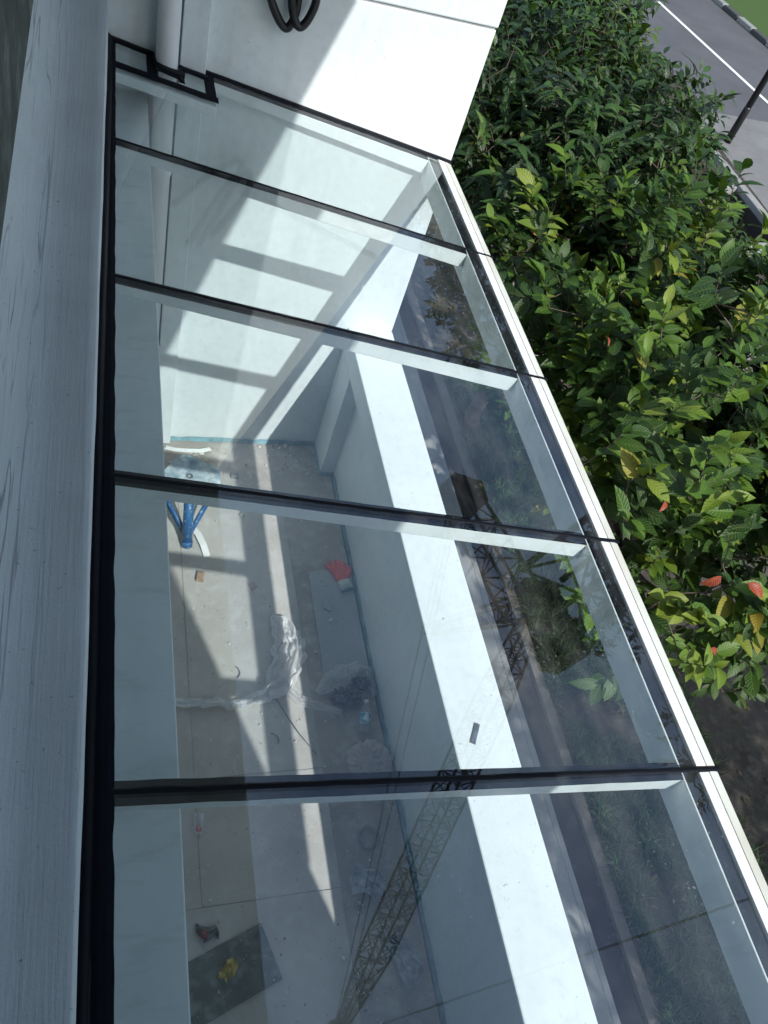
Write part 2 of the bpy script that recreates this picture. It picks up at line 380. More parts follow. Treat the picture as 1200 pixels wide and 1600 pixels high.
ZP = -1.612; XI = XW-.316; XR = 1.721
par = empty('parapet_wall', (1.8, -2.7, -2.8), 'white parapet wall with a bright sunlit top along the balcony', 'parapet')
bm = bmesh.new(); box(bm, XI, XW+.001, -5.56, -.003, ZP-.194, ZP); obj('coping_beam', bm, M_WHITE, par, bevel=.008)
bm = bmesh.new(); box(bm, XR, XW, -5.56, -.31, -3.0, ZP-.196); obj('panel', bm, M_WHITE, par)
bm = bmesh.new(); box(bm, XI, XW-.001, -.308, -.004, -3.0, ZP-.195); obj('column', bm, M_WHITE, par, bevel=.005)
# membrane skirting (blue-green) at the foot of the walls
sk = empty('wall_skirting', (1.7, -1, -2.8), 'blue-green waterproof strip along the foot of the balcony walls', 'skirting')
def skirt(p0, p1, nrm, h=.035):
    bm = bmesh.new(); n = max(4, int((Vector(p1)-Vector(p0)).length/.06)); random.seed(int(p0[0]*100)+3)
    bot = []; top = []
    for k in range(n+1):
        p = Vector(p0).lerp(Vector(p1), k/n); q = Vector(nrm)
        bot.append(bm.verts.new(p + q*(.012+random.random()*.006) + Vector((0, 0, .003)))); top.append(bm.verts.new(p + q*.003 + Vector((0, 0, h*(.7+.6*random.random())))))
    for k in range(n): bm.faces.new([bot[k], bot[k+1], top[k+1], top[k]])
    obj('strip', bm, M_BLUETAPE, sk)
skirt((.1, -.003, -2.80), (XI, -.003, -2.80), (0, -1, 0)); skirt((XI, -.01, -2.80), (XI, -.308, -2.80), (-1, 0, 0))
skirt((XI, -.31, -2.80), (XR, -.31, -2.80), (0, -1, 0), .03); skirt((XR, -.31, -2.80), (XR, -5.5, -2.80), (-1, 0, 0))
# protective floor sheets: countable pieces of the floor
for a in [(.542, 1.285, -2.595, -.60), (.543, 1.29, -3.268, -2.600), (.12, 1.285, -5.3, -3.272), (.12, .539, -2.148, -.60), (.12, .541, -3.2700, -2.152)]:
    bm = bmesh.new(); box(bm, a[0], a[1], a[2], a[3], -2.799, -2.7955); o = obj('floor_sheet', bm, M_SHEET, floor, bevel=.002)
# pipes and hoses on the cross wall
pp = empty('drain_pipe', (.316, -.07, -2.8), 'round white painted pipe running down the cross wall through the canopy corner', 'pipe')
bm = bmesh.new(); tube(bm, [(.316, -.075, 2.6), (.316, -.075, -2.79)], .053, 24); obj('pipe', bm, M_PIPE, pp, True)
for z in (-.62, -1.9, 1.3):
    bm = bmesh.new(); tube(bm, [(.316, -.075, z), (.316, -.075, z+.07)], .060, 24); box(bm, .30, .40, -.06, -.004, z+.02, z+.05); obj('collar', bm, M_PIPE, pp)
bx = obj('pipe_boxing', mkbox(.380, .505, -.055, -.001, -2.79, 2.6), M_WALL, bevel=.004); tag(bx, 'flat white boxing beside the round pipe on the cross wall', 'pipe boxing')
def hose(label, pts, r=.02):
    P = []; pts = [Vector(p) for p in pts]
    for i in range(len(pts)-1):
        p0, p1, p2, p3 = pts[max(i-1, 0)], pts[i], pts[i+1], pts[min(i+2, len(pts)-1)]
        for k in range(8):
            t = k/8; P.append(.5*((2*p1)+(p2-p0)*t+(2*p0-5*p1+4*p2-p3)*t*t+(3*p1-p0-3*p2+p3)*t**3))
    P.append(pts[-1]); bm = bmesh.new(); tube(bm, P, r, 12); tag(obj('hose', bm, M_HOSE, None, True), label, 'hose', 'black hoses hanging on the wall')
hose('black hose loop hanging nearest the pipes on the cross wall', [(.66, -.05, .62), (.75, -.05, .36), (.80, -.06, .26), (.858, -.06, .205), (.89, -.06, .27), (.895, -.05, .40), (.90, -.04, .8)])
hose('black hose loop hanging farther out on the cross wall', [(.83, -.075, .8), (.845, -.08, .45), (.87, -.08, .30), (.915, -.085, .232), (.96, -.075, .29), (.975, -.06, .40), (.93, -.05, .7)])

# ------------------------------------------------------------------ glass canopy
S = .1813
gz = lambda x, y=0: -S*x
can = empty('glass_canopy', (1, -2.7, -.2), 'sloping glass canopy on white steel frame with black sealant joints', 'canopy')
JY = [-.9*k for k in range(0, 7)]       # joint lines
TH = .010
# panes
for k in range(6):
    y1 = JY[k]-.006; y0 = JY[k+1]+.006 if k < 5 else -5.55
    bm = bmesh.new()
    if k == 0: poly = [(.045, y0), (1.838, y0), (1.838, -.012), (.54, -.012), (.54, -.262), (.045, -.262)]
    else: poly = [(.045, y0), (1.838, y0), (1.838, y1), (.045, y1)]
    prism(bm, poly, lambda x, y: gz(x)-TH, lambda x, y: gz(x)); obj('glass_pane', bm, M_GLASS, can)
for a in [(.045, .235, -.225, -.045), (.395, .50, -.25, -.09)]:
    bm = bmesh.new(); prism(bm, [(a[0], a[2]), (a[1], a[2]), (a[1], a[3]), (a[0], a[3])], lambda x, y: gz(x)-TH, gz); obj('glass_pane', bm, M_GLASS, can)
# rafters (deeper towards the outer end), gasket on top of each, sealant in each joint
def rafter(y0, y1, xa, xb, name='rafter'):
    bm = bmesh.new(); d = lambda x: .042+.040*(max(x-.3, 0))/1.4
    prism(bm, [(xa, y0), (xb, y0), (xb, y1), (xa, y1)], lambda x, y: gz(x)-TH-.003-d(x), lambda x, y: gz(x)-TH-.003); return obj(name, bm, M_FRAME, can, bevel=.004)
def strip(name, p0, p1, w0, zo, th, m, wob=.0015, seed=0, parent=None):
    """flat strip lying in the glass plane from p0 to p1 (x,y), half width w0, with slightly uneven hand-run edges"""
    bm = bmesh.new(); p0 = Vector(p0); p1 = Vector(p1); L = (p1-p0).length; n = max(2, int(L/.03)); d = (p1-p0)/L; s = Vector((-d.y, d.x))
    A = []
    for k in range(n+1):
        c = p0+d*L*k/n
        a = c+s*(w0+wob*noise.noise(Vector((k*.35, seed, 1)))*2); b = c-s*(w0+wob*noise.noise(Vector((k*.35, seed, 7)))*2)
        r = [(b.x, b.y, gz(b.x)+zo), (a.x, a.y, gz(a.x)+zo), (a.x*.7+b.x*.3, a.y*.7+b.y*.3, gz(a.x*.7+b.x*.3)+zo+th), (b.x*.7+a.x*.3, b.y*.7+a.y*.3, gz(b.x*.7+a.x*.3)+zo+th)]
        A.append([bm.verts.new(q) for q in r])
    for a, b in zip(A, A[1:]):
        for i in range(4): bm.faces.new([a[i], a[(i+1) % 4], b[(i+1) % 4], b[i]])
    bm.faces.new(A[0]); bm.faces.new(A[-1][::-1]); return obj(name, bm, m, parent or can)
for k in range(1, 7):
    y = JY[k] if k < 6 else -5.53
    rafter(y-.026, y+.026, .06, 1.774)
    strip('gasket', (.06, y), (1.774, y), .0285, -TH-.0028, .0025, M_FRIT, .0008, k)
    strip('sealant', (.05, y), (1.936, y), .0085, -.0006, .0035, M_BLACK, .0016, k+20)
rafter(-.056, -.004, .545, 1.774); rafter(-.312, -.262, .06, .545)
strip('gasket', (.545, -.028), (1.774, -.028), .026, -TH-.0028, .0025, M_FRIT, .0008, 40)
strip('sealant', (.50, -.008), (1.93, -.008), .020, .0005, .010, M_BLACK, .003, 41)
strip('sealant', (.05, -.020), (.262, -.030), .026, .0008, .012, M_BLACK, .004, 42)
strip('gasket', (.06, -.256), (.555, -.262), .031, .0006, .0025, M_FRIT, .002, 43)
strip('gasket', (.248, -.235), (.248, -.045), .027, .0006, .003, M_FRIT, .003, 44)
strip('sealant', (.262, -.135), (.40, -.150), .045, .0012, .014, M_BLACK, .012, 45)
strip('sealant', (.385, -.215), (.385, -.05), .014, .0012, .012, M_BLACK, .006, 46)
strip('sealant', (.39, -.070), (.515, -.072), .026, .0014, .012, M_BLACK, .005, 47)
strip('gasket', (.522, -.245), (.522, -.02), .026, .0007, .003, M_FRIT, .002, 48)
strip('sealant', (.262, -.20), (.262, -.04), .012, .0012, .014, M_BLACK, .008, 49)
# facade side: black gasket and sealant band, then the white wall plate under the glass
strip('gasket', (.052, -5.55), (.062, -.03), .0215, .0004, .003, M_FRIT, .0022, 50)
bm = bmesh.new(); n = 60; A = []
for k in range(n+1):
    y = -5.55+5.53*k/n; t_ = (y+4.04)/4.04; xe = .008+.040*t_
    A.append([bm.verts.new(q) for q in [(xe, y, -.03), (xe, y, .018+.004*noise.noise(Vector((k*.5, 0, 0)))), (xe+.020+.004*noise.noise(Vector((k*.4, 3, 0))), y, .003), (xe+.026, y, -.012)]])
for a, b in zip(A, A[1:]):
    for i in range(3): bm.faces.new([a[i], a[i+1], b[i+1], b[i]])
obj('sealant', bm, M_BLACK, can, True)
bm = bmesh.new(); box(bm, .061, .236, -5.55, -.005, -.50, -.25); obj('wall_plate', bm, M_FRAME, can, bevel=.004)
# outer edge: beam, white trim, cream drip trim, one length per pane
bm = bmesh.new(); v = [(1.775, gz(1.775)-TH-.003), (1.838, gz(1.838)-TH-.003), (1.838, -.475), (1.775, -.475)]
a = [bm.verts.new((x, -5.55, z)) for x, z in v]; b = [bm.verts.new((x, -.005, z)) for x, z in v]
for i in range(4): bm.faces.new([a[i], a[(i+1) % 4], b[(i+1) % 4], b[i]])
bm.faces.new(a); bm.faces.new(b[::-1]); obj('edge_beam', bm, M_FRAME, can, bevel=.003)
strip('gasket', (1.8095, -5.55), (1.8095, -.03), .0285, -TH-.0026, .0025, M_FRIT, .0006, 51)
for k in range(6):
    y1 = JY[k]-.010; y0 = JY[k+1]+.010 if k < 5 else -5.55
    bm = bmesh.new(); prism(bm, [(1.8405, y0), (1.8835, y0), (1.8835, y1), (1.8405, y1)], lambda x, y: gz(x)-.06, lambda x, y: gz(x)+.001); obj('white_trim', bm, M_FRAME, can, bevel=.002)
    bm = bmesh.new(); P = [(1.886, gz(1.886)-.07), (1.886, gz(1.886)+.002), (1.912, gz(1.912)+.001), (1.926, gz(1.926)-.004), (1.933, gz(1.933)-.014), (1.935, -.375), (1.90, -.375)]
    a = [bm.verts.new((x, y0, z)) for x, z in P]; b = [bm.verts.new((x, y1, z)) for x, z in P]
    for i in range(7): bm.faces.new([a[i], a[(i+1) % 7], b[(i+1) % 7], b[i]])
    bm.faces.new(a); bm.faces.new(b[::-1]); obj('drip_trim', bm, M_CREAM, can)
bm = bmesh.new(); box(bm, 1.839, 1.895, -5.55, -.006, -.44, -.405); obj('edge_backing', bm, M_FRIT, can)

#PART2
# ------------------------------------------------------------------ leaves and trees
def leaf_mat(name, stops, veins=.36, rough=.46, trans=.16, vs=9):
    t = MT(name)
    at = t.n('ShaderNodeAttribute', attribute_name='rnd'); base = t.ramp(at.outputs['Fac'], stops)
    uv = t.n('ShaderNodeUVMap'); sx = t.n('ShaderNodeSeparateXYZ'); t.l(uv.outputs[0], sx.inputs[0])
    u = t.math('ABSOLUTE', t.math('SUBTRACT', sx.outputs[0], .5)); v = sx.outputs[1]
    ph = t.math('MULTIPLY', t.math('SUBTRACT', v, t.math('MULTIPLY', u, .42)), 6.283*vs)
    wv = t.math('ADD', t.math('MULTIPLY', t.math('COSINE', ph), .5), .5)
    vein = t.math('POWER', wv, 5.0); mid = t.math('SUBTRACT', 1.0, t.val(u, .012, .05)); vv = t.math('MAXIMUM', vein, mid)
    c = t.mix(t.math('MULTIPLY', vv, veins), base, t.mix(.5, base, (.34, .44, .12)))
    c = t.mix(t.math('MULTIPLY', t.val(t.noise(35, 3), .6, .75), .35), c, (.10, .08, .02))
    b = t.n('ShaderNodeBump'); b.inputs['Strength'].default_value = .45; b.inputs['Distance'].default_value = .004
    t.l(t.math('MULTIPLY', t.math('SUBTRACT', 1.0, vv), 1.0), b.inputs['Height']); t.l(b.outputs[0], t.p.inputs['Normal'])
    t.set(c, rough); t.p.inputs['Specular IOR Level'].default_value = .35
    tl = t.n('ShaderNodeBsdfTranslucent'); t.l(t.mix(.5, c, (.16, .26, .02)), tl.inputs[0])
    mx = t.n('ShaderNodeMixShader'); mx.inputs[0].default_value = trans
    t.l(t.p.outputs[0], mx.inputs[1]); t.l(tl.outputs[0], mx.inputs[2]); t.l(mx.outputs[0], t.out.inputs[0]); return t.m
M_BARK = simple('bark', (.10, .075, .055), .85, 0, .35, 14, .6, 60)
M_LEAF_A = leaf_mat('veined_leaf', [(0, (.012, .038, .008)), (.4, (.024, .068, .008)), (.62, (.062, .135, .012)), (.82, (.13, .20, .018)), (.9, (.16, .21, .025)), (.97, (.30, .20, .03)), (1, (.30, .07, .02))])
M_LEAF_B = leaf_mat('glossy_leaf', [(0, (.007, .022, .007)), (.5, (.018, .050, .012)), (.85, (.042, .10, .016)), (.96, (.10, .14, .025)), (1, (.14, .12, .03))], .2, .4, .12, 7)
M_LEAF_F = leaf_mat('far_leaf', [(0, (.015, .04, .01)), (.6, (.035, .08, .015)), (1, (.08, .13, .02))], .1, .5, .15, 4)
M_RED = leaf_mat('red_leaf_surface', [(0, (.26, .012, .014)), (1, (.30, .05, .02))], .4, .4, .15)

def leaf_template(rng, rows=6, width=.22, fold=.35, droop=.35, curl=0.):
    """(rows*3,3): x across, y along (0..1), z up"""
    P = []; UV = []
    for i in range(rows):
        v = i/(rows-1)
        wd = width*(math.sin(math.pi*min(1, v**.85)) ** .75) if 0 < v < 1 else .006
        dz = -droop*v*v
        for u in (-1, 0, 1):
            P.append((u*wd, v*(1-.12*droop*v), dz + abs(u)*wd*fold + (rng.uniform(-.012, .012) if u else 0))); UV.append((.5+.5*u, v))
    F = []
    for i in range(rows-1):
        for j in range(2):
            a = i*3+j; F.append((a, a+1, a+4, a+3))
    return np.array(P), np.array(UV), np.array(F)
def norm(a): return a/np.maximum(np.linalg.norm(a, axis=-1, keepdims=True), 1e-9)
Rw = np.array([list(RIGHT), list(DOWN), list(FWD)]); Cw = np.array(list(CAMP))
def topx(P):
    q = (P-Cw)@Rw.T; return 600+1267.6*q[:, 0]/q[:, 2], 800+1267.6*q[:, 1]/q[:, 2], q[:, 2]
def tree(name, label, cat, trunk, lobes, nsh, llen, mat, seed, group=None, singles=300, twig=.24, per=8, keep=None, lw=.22, rows=6, shell=.6, sky=False, trunk_r=.10, dr=(.1, .5)):
    rng = np.random.default_rng(seed); pr = random.Random(seed)
    root = empty(name, (trunk[0], trunk[1], GZ), label, cat, group)
    # shoots through the crown volume: lobes = (cx,cy,cz,rx,ry,rz)
    L = np.array(lobes, float); vol = L[:, 3]*L[:, 4]*L[:, 5]; idx = rng.choice(len(L), nsh, p=vol**.8/np.sum(vol**.8))
    d = norm(rng.normal(size=(nsh, 3))); d[:, 2] = np.where(rng.random(nsh) < .6, np.abs(d[:, 2]), d[:, 2])
    rr = shell+(1-shell)*rng.random(nsh)**.6; rr *= 1+.27*np.sin(d[:, 0]*6+seed)*np.sin(d[:, 1]*6+1)*np.cos(d[:, 2]*3)
    base = L[idx, :3]+d*L[idx, 3:]*rr[:, None]
    if not sky:
        nz_ = np.array([noise.noise(Vector(b)*1.9+Vector((seed, 0, 0))) for b in base]); g_ = nz_ > -.07; base = base[g_]; d = d[g_]; idx = idx[g_]
    if keep is not None:
        m = keep(base); base = base[m]; d = d[m]; idx = idx[m]
    n = len(base)
    sd = norm(d*1.0+np.array([0, 0, .45])+rng.normal(size=(n, 3))*.45)         # shoot direction
    # leaves
    k = per; f = (np.arange(k)+.6)/k
    pos = base[:, None, :]+sd[:, None, :]*(twig*(f[None, :, None]-.35))
    side = norm(np.cross(sd, np.array([0, 0, 1.])+rng.normal(size=(n, 3))*.3)); upv = norm(np.cross(side, sd))
    ang = (np.arange(k)*math.pi)[None, :]+rng.normal(size=(n, k))*.5
    out = side[:, None, :]*np.cos(ang)[..., None]+upv[:, None, :]*(np.abs(np.sin(ang))[..., None]*.5+.10)
    ax = norm(out*(1.0-.5*f[None, :, None])+sd[:, None, :]*(.35+.6*f[None, :, None])+np.array([0, 0, -.28])+rng.normal(size=(n, k, 3))*.16)
    nz = norm(np.array([0, 0, 1.])+d[:, None, :]*.35+rng.normal(size=(n, k, 3))*.30)
    xx = norm(np.cross(ax, nz)); nz = np.cross(xx, ax)
    size = llen*(rng.uniform(.5, 1.15, size=(n, k)))*(.85+.3*np.sin(f*math.pi))[None, :]
    tone = np.clip(rng.normal(.42, .22, size=(n, 1))+rng.normal(0, .12, size=(n, k)), 0, .9)
    yel = rng.random((n, 1)) < .06; tone = np.where(yel, np.clip(.86+rng.normal(0, .06, (n, k)), 0, .97), tone)
    pos = pos.reshape(-1, 3); ax = ax.reshape(-1, 3); nz = nz.reshape(-1, 3); xx = xx.reshape(-1, 3); size = size.ravel(); tone = tone.ravel()
    if singles:
        px, py, pz = topx(pos); vis = (pz > 0) & (px > 560) & (px < 1215) & (py > -15) & (py < 1300) & (pos[:, 2] < 1)
        # favour the nearest, upper leaves: those that show largest
        score = np.where(vis, size/np.maximum(pz, .1)*(1+.35*((pos[:, 2]-pos[:, 2].min())/(np.ptp(pos[:, 2])+1e-6))), -1)
        order = np.argsort(-score); one = order[:singles]; one = one[score[one] > 0]
    else: one = np.array([], int)
    rest = np.setdiff1d(np.arange(len(pos)), one)
    T = [leaf_template(pr, rows, lw*pr.uniform(.85, 1.12), pr.uniform(.15, .45), pr.uniform(*dr)) for _ in range(10)]
    tv = rng.integers(0, 10, len(rest)); VV = []; FF = []; UU = []; RR = []; off = 0
    for q in range(10):
        ii = rest[tv == q]; P, UV, F = T[q]; m = len(P)
        if not len(ii): continue
        V = pos[ii][:, None, :]+(P[None, :, 0:1]*xx[ii][:, None, :]+P[None, :, 1:2]*ax[ii][:, None, :]+P[None, :, 2:3]*nz[ii][:, None, :])*size[ii][:, None, None]
        VV.append(V.reshape(-1, 3)); UU.append(np.tile(UV, (len(ii), 1))); RR.append(np.repeat(tone[ii], m))
        FF.append((F[None]+(np.arange(len(ii))*m)[:, None, None]+off).reshape(-1, 4)); off += len(ii)*m
    me = npmesh('leaves', np.concatenate(VV), np.concatenate(FF), np.concatenate(UU), np.concatenate(RR))
    o = link('leaves', me, mat, root); o['kind'] = 'stuff'
    # single leaves share 30 meshes
    if len(one):
        lib = []
        for q in range(30):
            P, UV, F = T[q % 10]; tn = [.12, .28, .42, .55, .68][q % 5] if q < 26 else [.8, .88, .93, .3][q-26]
            lib.append((tn, npmesh('leaf', P, F, UV, np.full(len(P), tn)))); lib[-1][1].materials.append(mat)
        inv = Matrix.Translation(-Vector(root.location))
        for ii in one:
            j = min(range(30), key=lambda q: abs(lib[q][0]-tone[ii])+pr.random()*.12)
            lo = bpy.data.objects.new('leaf', lib[j][1]); COL.objects.link(lo); lo.parent = root; lo.matrix_parent_inverse = inv
            mm = Matrix.Identity(4); s = size[ii]
            for r in range(3): mm[r][0] = xx[ii][r]*s; mm[r][1] = ax[ii][r]*s; mm[r][2] = nz[ii][r]*s; mm[r][3] = pos[ii][r]
            lo.matrix_basis = mm
    # trunk, limbs, twigs
    bm = bmesh.new(); top = L[:, :3].mean(0); tp = Vector((trunk[0], trunk[1], GZ-.05)); hub = Vector((top[0]*.6+trunk[0]*.4, top[1]*.6+trunk[1]*.4, GZ+(L[:, 2].min()-L[:, 5].max()-GZ)*.85))
    if hub.z < GZ+1: hub.z = GZ+1.0
    pts = [tp.lerp(hub, t)+Vector((math.sin(t*5+seed)*.08, math.cos(t*4+seed)*.08, 0))*(t*(1-t)*4) for t in (0, .25, .5, .75, 1)]
    tube(bm, pts, [trunk_r*1.3, trunk_r*1.05, trunk_r, trunk_r*.92, trunk_r*.85], 10); obj('trunk', bm, M_BARK, root, True)
    V = []; F = []; nodes = []
    def seg(pp, rs):
        o_ = len(V); w_ = norm(np.cross(pp[-1]-pp[0], [0.1, .2, 1.])); w2 = norm(np.cross(pp[-1]-pp[0], w_))
        for p, r in zip(pp, rs):
            for c_, s_ in ((1, 0), (-.5, .87), (-.5, -.87)): V.append(p+(w_*c_+w2*s_)*r)
        for a in range(len(pp)-1):
            for q in range(3): F.append((o_+a*3+q, o_+a*3+(q+1) % 3, o_+a*3+3+(q+1) % 3, o_+a*3+3+q))
    for l in L:
        for q in range(5):
            e = Vector(l[:3])+Vector([pr.uniform(-.5, .5)*l[3], pr.uniform(-.5, .5)*l[4], pr.uniform(-.6, .2)*l[5]])
            mid = hub.lerp(e, .5)+Vector((pr.uniform(-.15, .15), pr.uniform(-.15, .15), .05))
            path = [hub, hub.lerp(mid, .5), mid, mid.lerp(e, .55)+Vector((0, 0, .03)), e]; r0 = trunk_r*.42
            bm = bmesh.new(); tube(bm, path, [r0, r0*.8, r0*.6, r0*.42, r0*.22], 7); obj('limb', bm, M_BARK, root, True)
            nodes += [list(v) for v in path[1:]]
    sc_ = llen/.13 if sky else 1; hubv = np.array(list(hub)); NN = np.zeros((len(nodes)+n, 3)); NN[:len(nodes)] = nodes; cnt = len(nodes)
    for i in np.argsort(((base-hubv)**2).sum(1)):
        b = base[i]-sd[i]*twig*.35; dd = ((NN[:cnt]-b)**2).sum(1); j = np.argmin(dd); a = NN[j]
        ln_ = math.sqrt(dd[j])
        if ln_ > 1e-3:
            m1 = (a+b)/2+rng.normal(size=3)*.10*ln_; seg([a, m1, b], [.006*sc_, .005*sc_, .004*sc_])
        seg([b, base[i], base[i]+sd[i]*twig*.62], [.004*sc_, .003*sc_, .0015*sc_])
        NN[cnt] = b; cnt += 1
    if V:
        o = link('twigs', npmesh('twigs', np.array(V), np.array(F)), M_BARK, root); o['kind'] = 'stuff'
    return root
# a crown may not reach in over the canopy edge or hang into the bay
def clear(P):
    edge = .10+.80*(1.83-P[:, 2]); return (P[:, 0] > 2.35) & (P[:, 0] > np.minimum(edge, 9)) & (P[:, 2] < -.25)
def clearA(P):
    edge = .02+.755*(1.83-P[:, 2]); return (P[:, 0] > 2.22) & (P[:, 0] > edge) & (P[:, 1] > -2.95-.15*(P[:, 0]-2.4)) 
tree('broadleaf_tree', 'tree with large veined yellow-green leaves and a few red ones close to the canopy edge', 'tree', (6.3, .5),
     [(3.7, -1.2, -2.0, 1.60, 1.65, 1.35), (4.15, .4, -1.95, 1.55, 1.4, 1.4), (5.4, -.9, -2.4, 1.7, 1.7, 1.5)], 2700, .165, M_LEAF_A, 5, keep=clearA, shell=.2, rows=5, lw=.25, twig=.26, per=9)
tree('dark_leaved_tree', 'dark tree with small glossy drooping leaves beside the far end of the wall', 'tree', (5.0, 3.2),
     [(4.0, 2.6, -1.75, 1.7, 1.6, 1.5), (4.75, 3.1, -1.9, 1.1, 1.15, 1.2), (4.4, 4.8, -1.6, 1.5, 1.5, 1.4), (4.9, 1.7, -2.2, 1.1, 1.1, 1.1), (6.0, 3.4, -2.8, 1.2, 1.4, 1.0)], 6400, .145, M_LEAF_B, 11, keep=clear, lw=.19, shell=.2, rows=5, dr=(.3, 1.0))
tree('broadleaf_tree', 'farther tree with mid-green leaves reaching one branch over the road', 'tree', (5.8, 7.2),
     [(5.0, 7.0, -1.6, 1.4, 1.7, 1.5), (4.2, 8.6, -1.6, 1.8, 1.6, 1.4), (5.6, 5.4, -1.35, .75, .5, .35), (6.1, 5.3, -1.35, .4, .25, .2)], 2800, .17, M_LEAF_A, 23, keep=clear, lw=.22, shell=.2, rows=5)
# garden trees behind the camera side: they shade the ground beyond the parapet
tree('garden_tree', 'garden tree below and behind the camera shading the planting bed', 'tree', (8.8, -9.5),
     [(8.4, -9.2, .2, 2.7, 2.6, 3.0), (6.7, -7.6, -1.9, 1.5, 1.6, 1.5), (10.2, -7.5, -1.5, 2.2, 2.2, 2.0), (6.6, -11.5, 1.5, 2.0, 2.4, 2.4)], 330, .30, M_LEAF_F, 61, 'garden trees', singles=0, twig=.6, per=9, rows=3, sky=True, trunk_r=.2)
tree('garden_tree', 'tall garden tree farther behind the camera shading the drain and pavement', 'tree', (8.0, -14.5),
     [(7.2, -12.5, 3.4, 2.2, 2.2, 2.6), (9.5, -13, 2.5, 2.4, 2.4, 2.8), (6.6, -14.5, 6.0, 1.6, 2.2, 2.4)], 220, .30, M_LEAF_F, 63, 'garden trees', singles=0, twig=.6, per=9, rows=3, sky=True, trunk_r=.24)
# four red leaves on the near tree
nt_ = [o for o in COL.objects if o.name.startswith('broadleaf_tree') and o.get('label', '').startswith('tree with large')][0]
prr = random.Random(4); P_, UV_, F_ = leaf_template(prr, 6, .26, .5, .5)
rme = npmesh('red_leaf', P_, F_, UV_, np.full(len(P_), .4)); rme.materials.append(M_RED)
for (x, y, z), ln in zip([(2.45, -2.80, -.46), (2.52, -2.86, -.42), (2.62, -2.2, -.72), (2.40, -3.03, -.64), (2.60, -1.2, -.55)], (.085, .09, .06, .055, .06)):
    o = bpy.data.objects.new('red_leaf', rme); COL.objects.link(o); o.parent = nt_; o.matrix_parent_inverse = Matrix.Translation(-Vector(nt_.location))
    o.location = (x, y, z); o.scale = (ln, ln, ln); o.rotation_euler = (rad(prr.uniform(-60, 10)), rad(prr.uniform(-40, 40)), rad(prr.uniform(110, 250)))
# tall trees across the road: they show in the glass
for i, (x, y, zc, r, h, lab) in enumerate([
    (22.5, 33, 8.5, 5.0, 5.5, 'tall tree far across the road, mirrored beyond the wall end of the glass'),
    (25.5, 27, 11.0, 4.6, 5.2, 'tallest round-crowned tree across the road, mirrored in the middle panes'),
    (37, 15.5, 14.0, 5.6, 7.0, 'tall tree across the road near the crane, mirrored along the outer frame'),
    (38, 6.5, 13.0, 6.0, 7.0, 'broad tree across the road, mirrored beside the nearest outer frame'),
    (38, 24, 7.5, 5.0, 5.5, 'lower tree standing behind the crane across the road')]):
    tree('roadside_tree', lab, 'tree', (x, y), [(x, y, zc, r, r, h), (x-r*.5, y-r*.3, zc-h*.45, r*.7, r*.7, h*.55), (x+r*.4, y+r*.4, zc-h*.3, r*.7, r*.7, h*.6)],
         700, .55, M_LEAF_F, 40+i, 'tall trees across the road', singles=0, twig=1.0, per=10, rows=3, sky=True, lw=.24, trunk_r=.28)

# ------------------------------------------------------------------ grass bed seen through the canopy
def grass_bed():
    rng = np.random.default_rng(7); n = 4200
    x = 4.86+rng.random(n)*1.7; y = -6.5+rng.random(n)*11.0
    m = np.array([noise.noise(Vector((a*1.1, b*1.1, 3))) for a, b in zip(x, y)]); ok = m > -.28; x, y = x[ok], y[ok]; n = len(x)
    k = 13; a = rng.random((n, k))*6.283; ln = rng.uniform(.10, .24, (n, k)); lean = rng.uniform(.35, 1.0, (n, k))
    dx = np.cos(a); dy = np.sin(a); w_ = .0075
    rows = []
    for t in (0, .5, 1):
        r = ln*lean*t; z = ln*(t*1.0-.75*lean*t*t); cx = x[:, None]+dx*r+rng.normal(0, .0, (n, k)); cy = y[:, None]+dy*r
        ww = w_*(1-.8*t)
        rows.append(np.stack([cx-dy*ww, cy+dx*ww, GZ+z+.002], -1)); rows.append(np.stack([cx+dy*ww, cy-dx*ww, GZ+z+.002], -1))
    V = np.stack(rows, 2).reshape(-1, 3); q = np.arange(n*k)[:, None]*6
    F = np.concatenate([q+np.array([0, 1, 3, 2]), q+np.array([2, 3, 5, 4])]); tn = np.repeat(np.clip(rng.normal(.5, .25, n*k), 0, 1), 6)
    uvs = np.tile(np.array([[0, 0], [1, 0], [0, .5], [1, .5], [0, 1], [1, 1]]), (n*k, 1))
    m_ = leaf_mat('grass_blade', [(0, (.015, .035, .012)), (.5, (.035, .08, .025)), (.85, (.08, .14, .05)), (1, (.20, .16, .09))], .0, .5, .2)
    o = link('grass_bed', npmesh('grass_bed', V, F, uvs, tn), m_); tag(o, 'tufts of strap-leaved ground cover in the bed beyond the drain', 'grass', kind='stuff')
    # fallen leaves on the soil
    n = 900; x = 4.8+rng.random(n)*7; y = -6+rng.random(n)*14; a = rng.random(n)*6.283; P, UV, F0 = leaf_template(random.Random(2), 4, .22, .3, .2)
    ca, sa = np.cos(a), np.sin(a); s = rng.uniform(.05, .13, n); V = np.stack([x[:, None]+(P[None, :, 0]*ca[:, None]-P[None, :, 1]*sa[:, None])*s[:, None],
        y[:, None]+(P[None, :, 0]*sa[:, None]+P[None, :, 1]*ca[:, None])*s[:, None], GZ+.03+rng.random(n)[:, None]*.02+P[None, :, 2]*s[:, None]], -1).reshape(-1, 3)
    m_ = leaf_mat('dry_leaf', [(0, (.06, .038, .02)), (.5, (.11, .07, .035)), (1, (.22, .15, .07))], .1, .7, .1)
    o = link('fallen_leaves', npmesh('fallen_leaves', V, (F0[None]+(np.arange(n)*len(P))[:, None, None]).reshape(-1, 4), np.tile(UV, (n, 1)), np.repeat(rng.random(n), len(P))), m_)
    tag(o, 'dry brown fallen leaves scattered over the soil under the trees', 'leaves', kind='stuff')
grass_bed()

